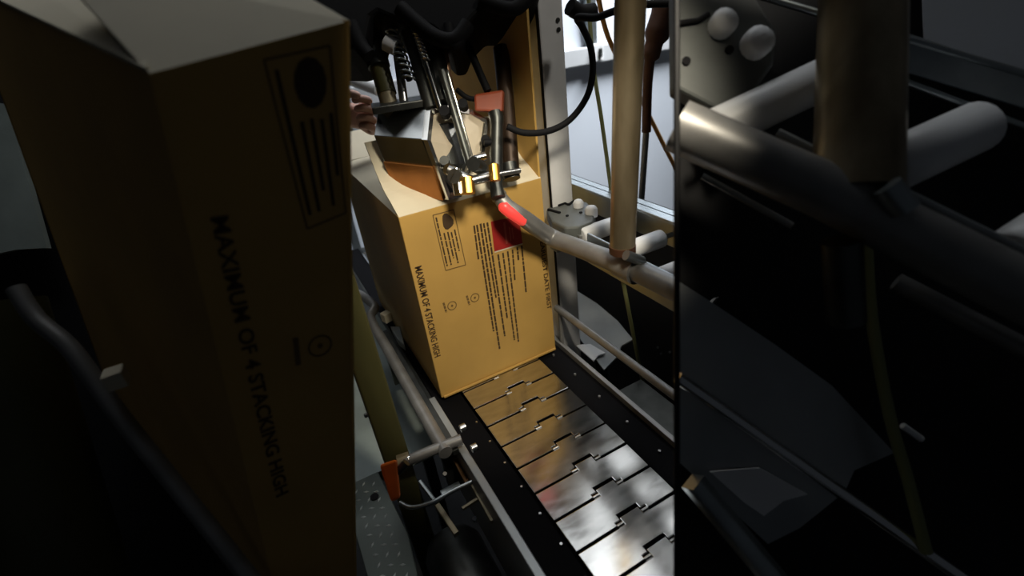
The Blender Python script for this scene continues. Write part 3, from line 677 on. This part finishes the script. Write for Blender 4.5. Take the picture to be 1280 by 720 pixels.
# ------------------------------------------------------------------ added unlit props filling the dark side, right: roller frame
gd = thing('added_black_panel', 'added black sheet panel blocking light and view behind the unlit roller frame', 'light blocker', pd(1000, 720, .66))
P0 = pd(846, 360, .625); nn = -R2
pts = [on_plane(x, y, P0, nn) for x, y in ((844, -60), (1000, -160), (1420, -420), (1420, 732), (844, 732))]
MB().prism(pts, -nn * .004).build('sheet', 'blackpaint', gd)  # added sheet, cuts light and hides the lit lane behind
q = pts[2] - R2 * -.03; MB().span((q.x - .025, q.y - .025, FZ), (q.x + .025, q.y + .025, q.z)).build('post', 'blackpaint', gd, .002)
MB().tube([pd(846, -40, .44), pd(846, 760, .44)], .0028, 8).build('edge_bar', 'blackpaint', gd)
MB().tube([pd(846, -40, .44), pd(850, -40, .625)], .0028, 8).build('edge_bar', 'blackpaint', gd)
MB().tube([pd(846, 728, .44), pd(850, 728, .625)], .0028, 8).build('edge_bar', 'blackpaint', gd)
rf = thing('unlit_roller_frame', 'added unlit roller frame with thick tube and brown post before the black panel', 'roller track', pd(1280, 600, .5))
MB().tube([pd(846, 157, .50), pd(1030, 238, .47), pd(1300, 375, .43), pd(1560, 508, .40)], .0262, 20).build('thick_tube', 'greytube', rf)
q = pd(1079, -60, .485); MB().tube([V((q.x, q.y, 1.15)), q, pd(1071, 240, .470)], .0375, 22).build('brown_post', 'rust', rf)
MB().tube([pd(1108, 232, .43), pd(1132, 262, .43)], .012, 12).build('clamp_bolt', 'galv', rf)
MB().hexa([pd(1130, 90, .56), pd(1560, 222, .50), pd(1560, 222, .53), pd(1130, 90, .59), pd(1130, 40, .56), pd(1560, 180, .50), pd(1560, 180, .53), pd(1130, 40, .59)]).build('back_channel', 'galv', rf, .002)
MB().tube([pd(900, -20, .60), pd(1560, 176, .50)], .0042, 8).build('channel_lip', 'galv', rf)
MB().tube([pd(1125, 100, .56), pd(1560, 262, .50)], .0035, 8).build('channel_lip', 'galv', rf)
MB().tube([pd(972, 165, .52), pd(1022, 190, .51)], .0045, 8).build('front_lip', 'sheet', rf)
MB().tube([pd(1130, 240, .46), pd(1560, 452, .40)], .0042, 8).build('front_lip', 'sheet', rf)
MB().tube([pd(878, 220, .56), pd(990, 282, .54)], .0040, 8).build('front_lip', 'sheet', rf)
MB().hexa([pd(1155, 60, .60), pd(1340, 112, .57), pd(1340, 112, .58), pd(1155, 60, .61), pd(1150, -50, .60), pd(1340, -50, .57), pd(1340, -50, .58), pd(1150, -50, .61)]).build('pale_cover', 'wall', rf, .001)
MB().tube([pd(1120, 352, .56), pd(1560, 580, .45)], .011, 10).build('lower_tube', 'greytube', rf)
q = pd(1560, 350, .44); MB().span((q.x - .03, q.y - .03, FZ), (q.x + .03, q.y + .03, 0.80)).build('end_post', 'greytube', rf, .003)
MB().tube([pd(1052, 300, .47), pd(1058, 400, .5)], .018, 12).build('post_stub', 'darksteel', rf)
pts = [on_plane(x, y, P0 + nn * .03, nn) for x, y in ((846, 350), (884, 374), (968, 430), (1040, 482), (1118, 566), (1068, 588), (1056, 615), (1000, 660), (960, 680), (846, 575))]
MB().prism(pts, -nn * .004).build('deflector_sheet', 'sheet', rf, 0)
pts = [on_plane(x, y, P0 + nn * .036, nn) for x, y in ((888, 590), (950, 585), (1010, 618), (980, 626), (955, 645), (930, 628))]
MB().prism(pts, -nn * .003).build('white_patch', 'white', rf, 0)
MB().tube([on_plane(847, 472, P0 + nn * .05, nn), on_plane(1225, 738, P0 + nn * .05, nn)], .0075, 12).build('guide_rod', 'chrome', rf)
MB().tube([on_plane(866, 602, P0 + nn * .045, nn), on_plane(985, 745, P0 + nn * .045, nn)], .016, 4).build('frame_edge', 'galv', rf)
MB().tube(smooth_path([on_plane(x, y, P0 + nn * .06, nn) for x, y in ((1083, 300), (1090, 400), (1112, 520), (1135, 600), (1158, 690))], 4), .0065, 8).build('strap', 'greenstrap', rf)
MB().tube([on_plane(1128, 532, P0 + nn * .05, nn), on_plane(1152, 549, P0 + nn * .05, nn)], .004, 6).build('tie', 'white', rf)
for k, (x0, y0, x1, y1, d0, d1, rr, lb) in enumerate(((895, 162, 1035, 96, .545, .56, .0235, 'unlit white roller between grey bracket and brown post on the added frame'), (1105, 212, 1222, 158, .50, .53, .0275, 'unlit white roller between brown post and back channel on the added frame'), (1262, 318, 1310, 285, .47, .49, .024, 'unlit white roller behind the thick tube at the end of the added frame'))):
    r = thing('frame_roller', lb, 'roller', pd((x0 + x1) / 2, (y0 + y1) / 2, d0), 'rollers of the added frame')
    A_, B_ = pd(x0, y0, d0), pd(x1, y1, d1); e = (B_ - A_).normalized()
    MB().tube([A_, A_ + e * .003, B_ - e * .003, B_], [rr * .85, rr, rr, rr * .85], 20).build('roller_sleeve', 'white', r)
    MB().tube([A_ - e * .02, B_ + e * .02], .006, 8).build('axle', 'steel', r)
nb = thing('unlit_plastic_bracket', 'unlit grey plastic bracket with white knobs at the added frame', 'bracket', pd(900, 80, .56))
pts = [pd(x, y, .56) for x, y in ((845, -40), (930, -30), (972, 40), (968, 80), (945, 112), (900, 138), (846, 110))]
MB().prism(pts, R2 * .03).build('body', 'plastic', nb, .004)
for (x, y, r_) in ((905, 28, .015), (948, 52, .017)):
    p = pd(x, y, .55); MB().tube([p + R2 * .02, p - R2 * .004, p - R2 * .010, p - R2 * .012], [r_, r_, r_ * .7, r_ * .2], 14).build('knob', 'white', nb)
for (x, y) in ((858, 76), (912, 62)):
    p = pd(x, y, .558); MB().tube([p + R2 * .004, p - R2 * .001], .005, 8).build('screw', 'black', nb)
MB().tube([pd(845, 30, .558), pd(872, 26, .558), pd(886, 18, .558)], .0035, 6).build('groove', 'black', nb)

lg_ = thing('light_block_sheet', 'added black sheet blocking light behind the leaning carton', 'light blocker', pd(300, 730, .92))
MB().prism([pd(x, y, .92) for x, y in ((-330, -620), (330, -620), (395, -80), (415, 300), (425, 560), (400, 732), (-330, 732))], R2 * .004).build('sheet', 'blackpaint', lg_)  # added blocker, rises out of view to keep light off the leaning carton
q = pd(0, 732, .925); MB().span((q.x - .02, q.y - .02, FZ), (q.x + .02, q.y + .02, q.z)).build('leg', 'blackpaint', lg_)
q = pd(380, 732, .925); MB().span((q.x - .02, q.y - .02, FZ), (q.x + .02, q.y + .02, q.z)).build('leg', 'blackpaint', lg_)
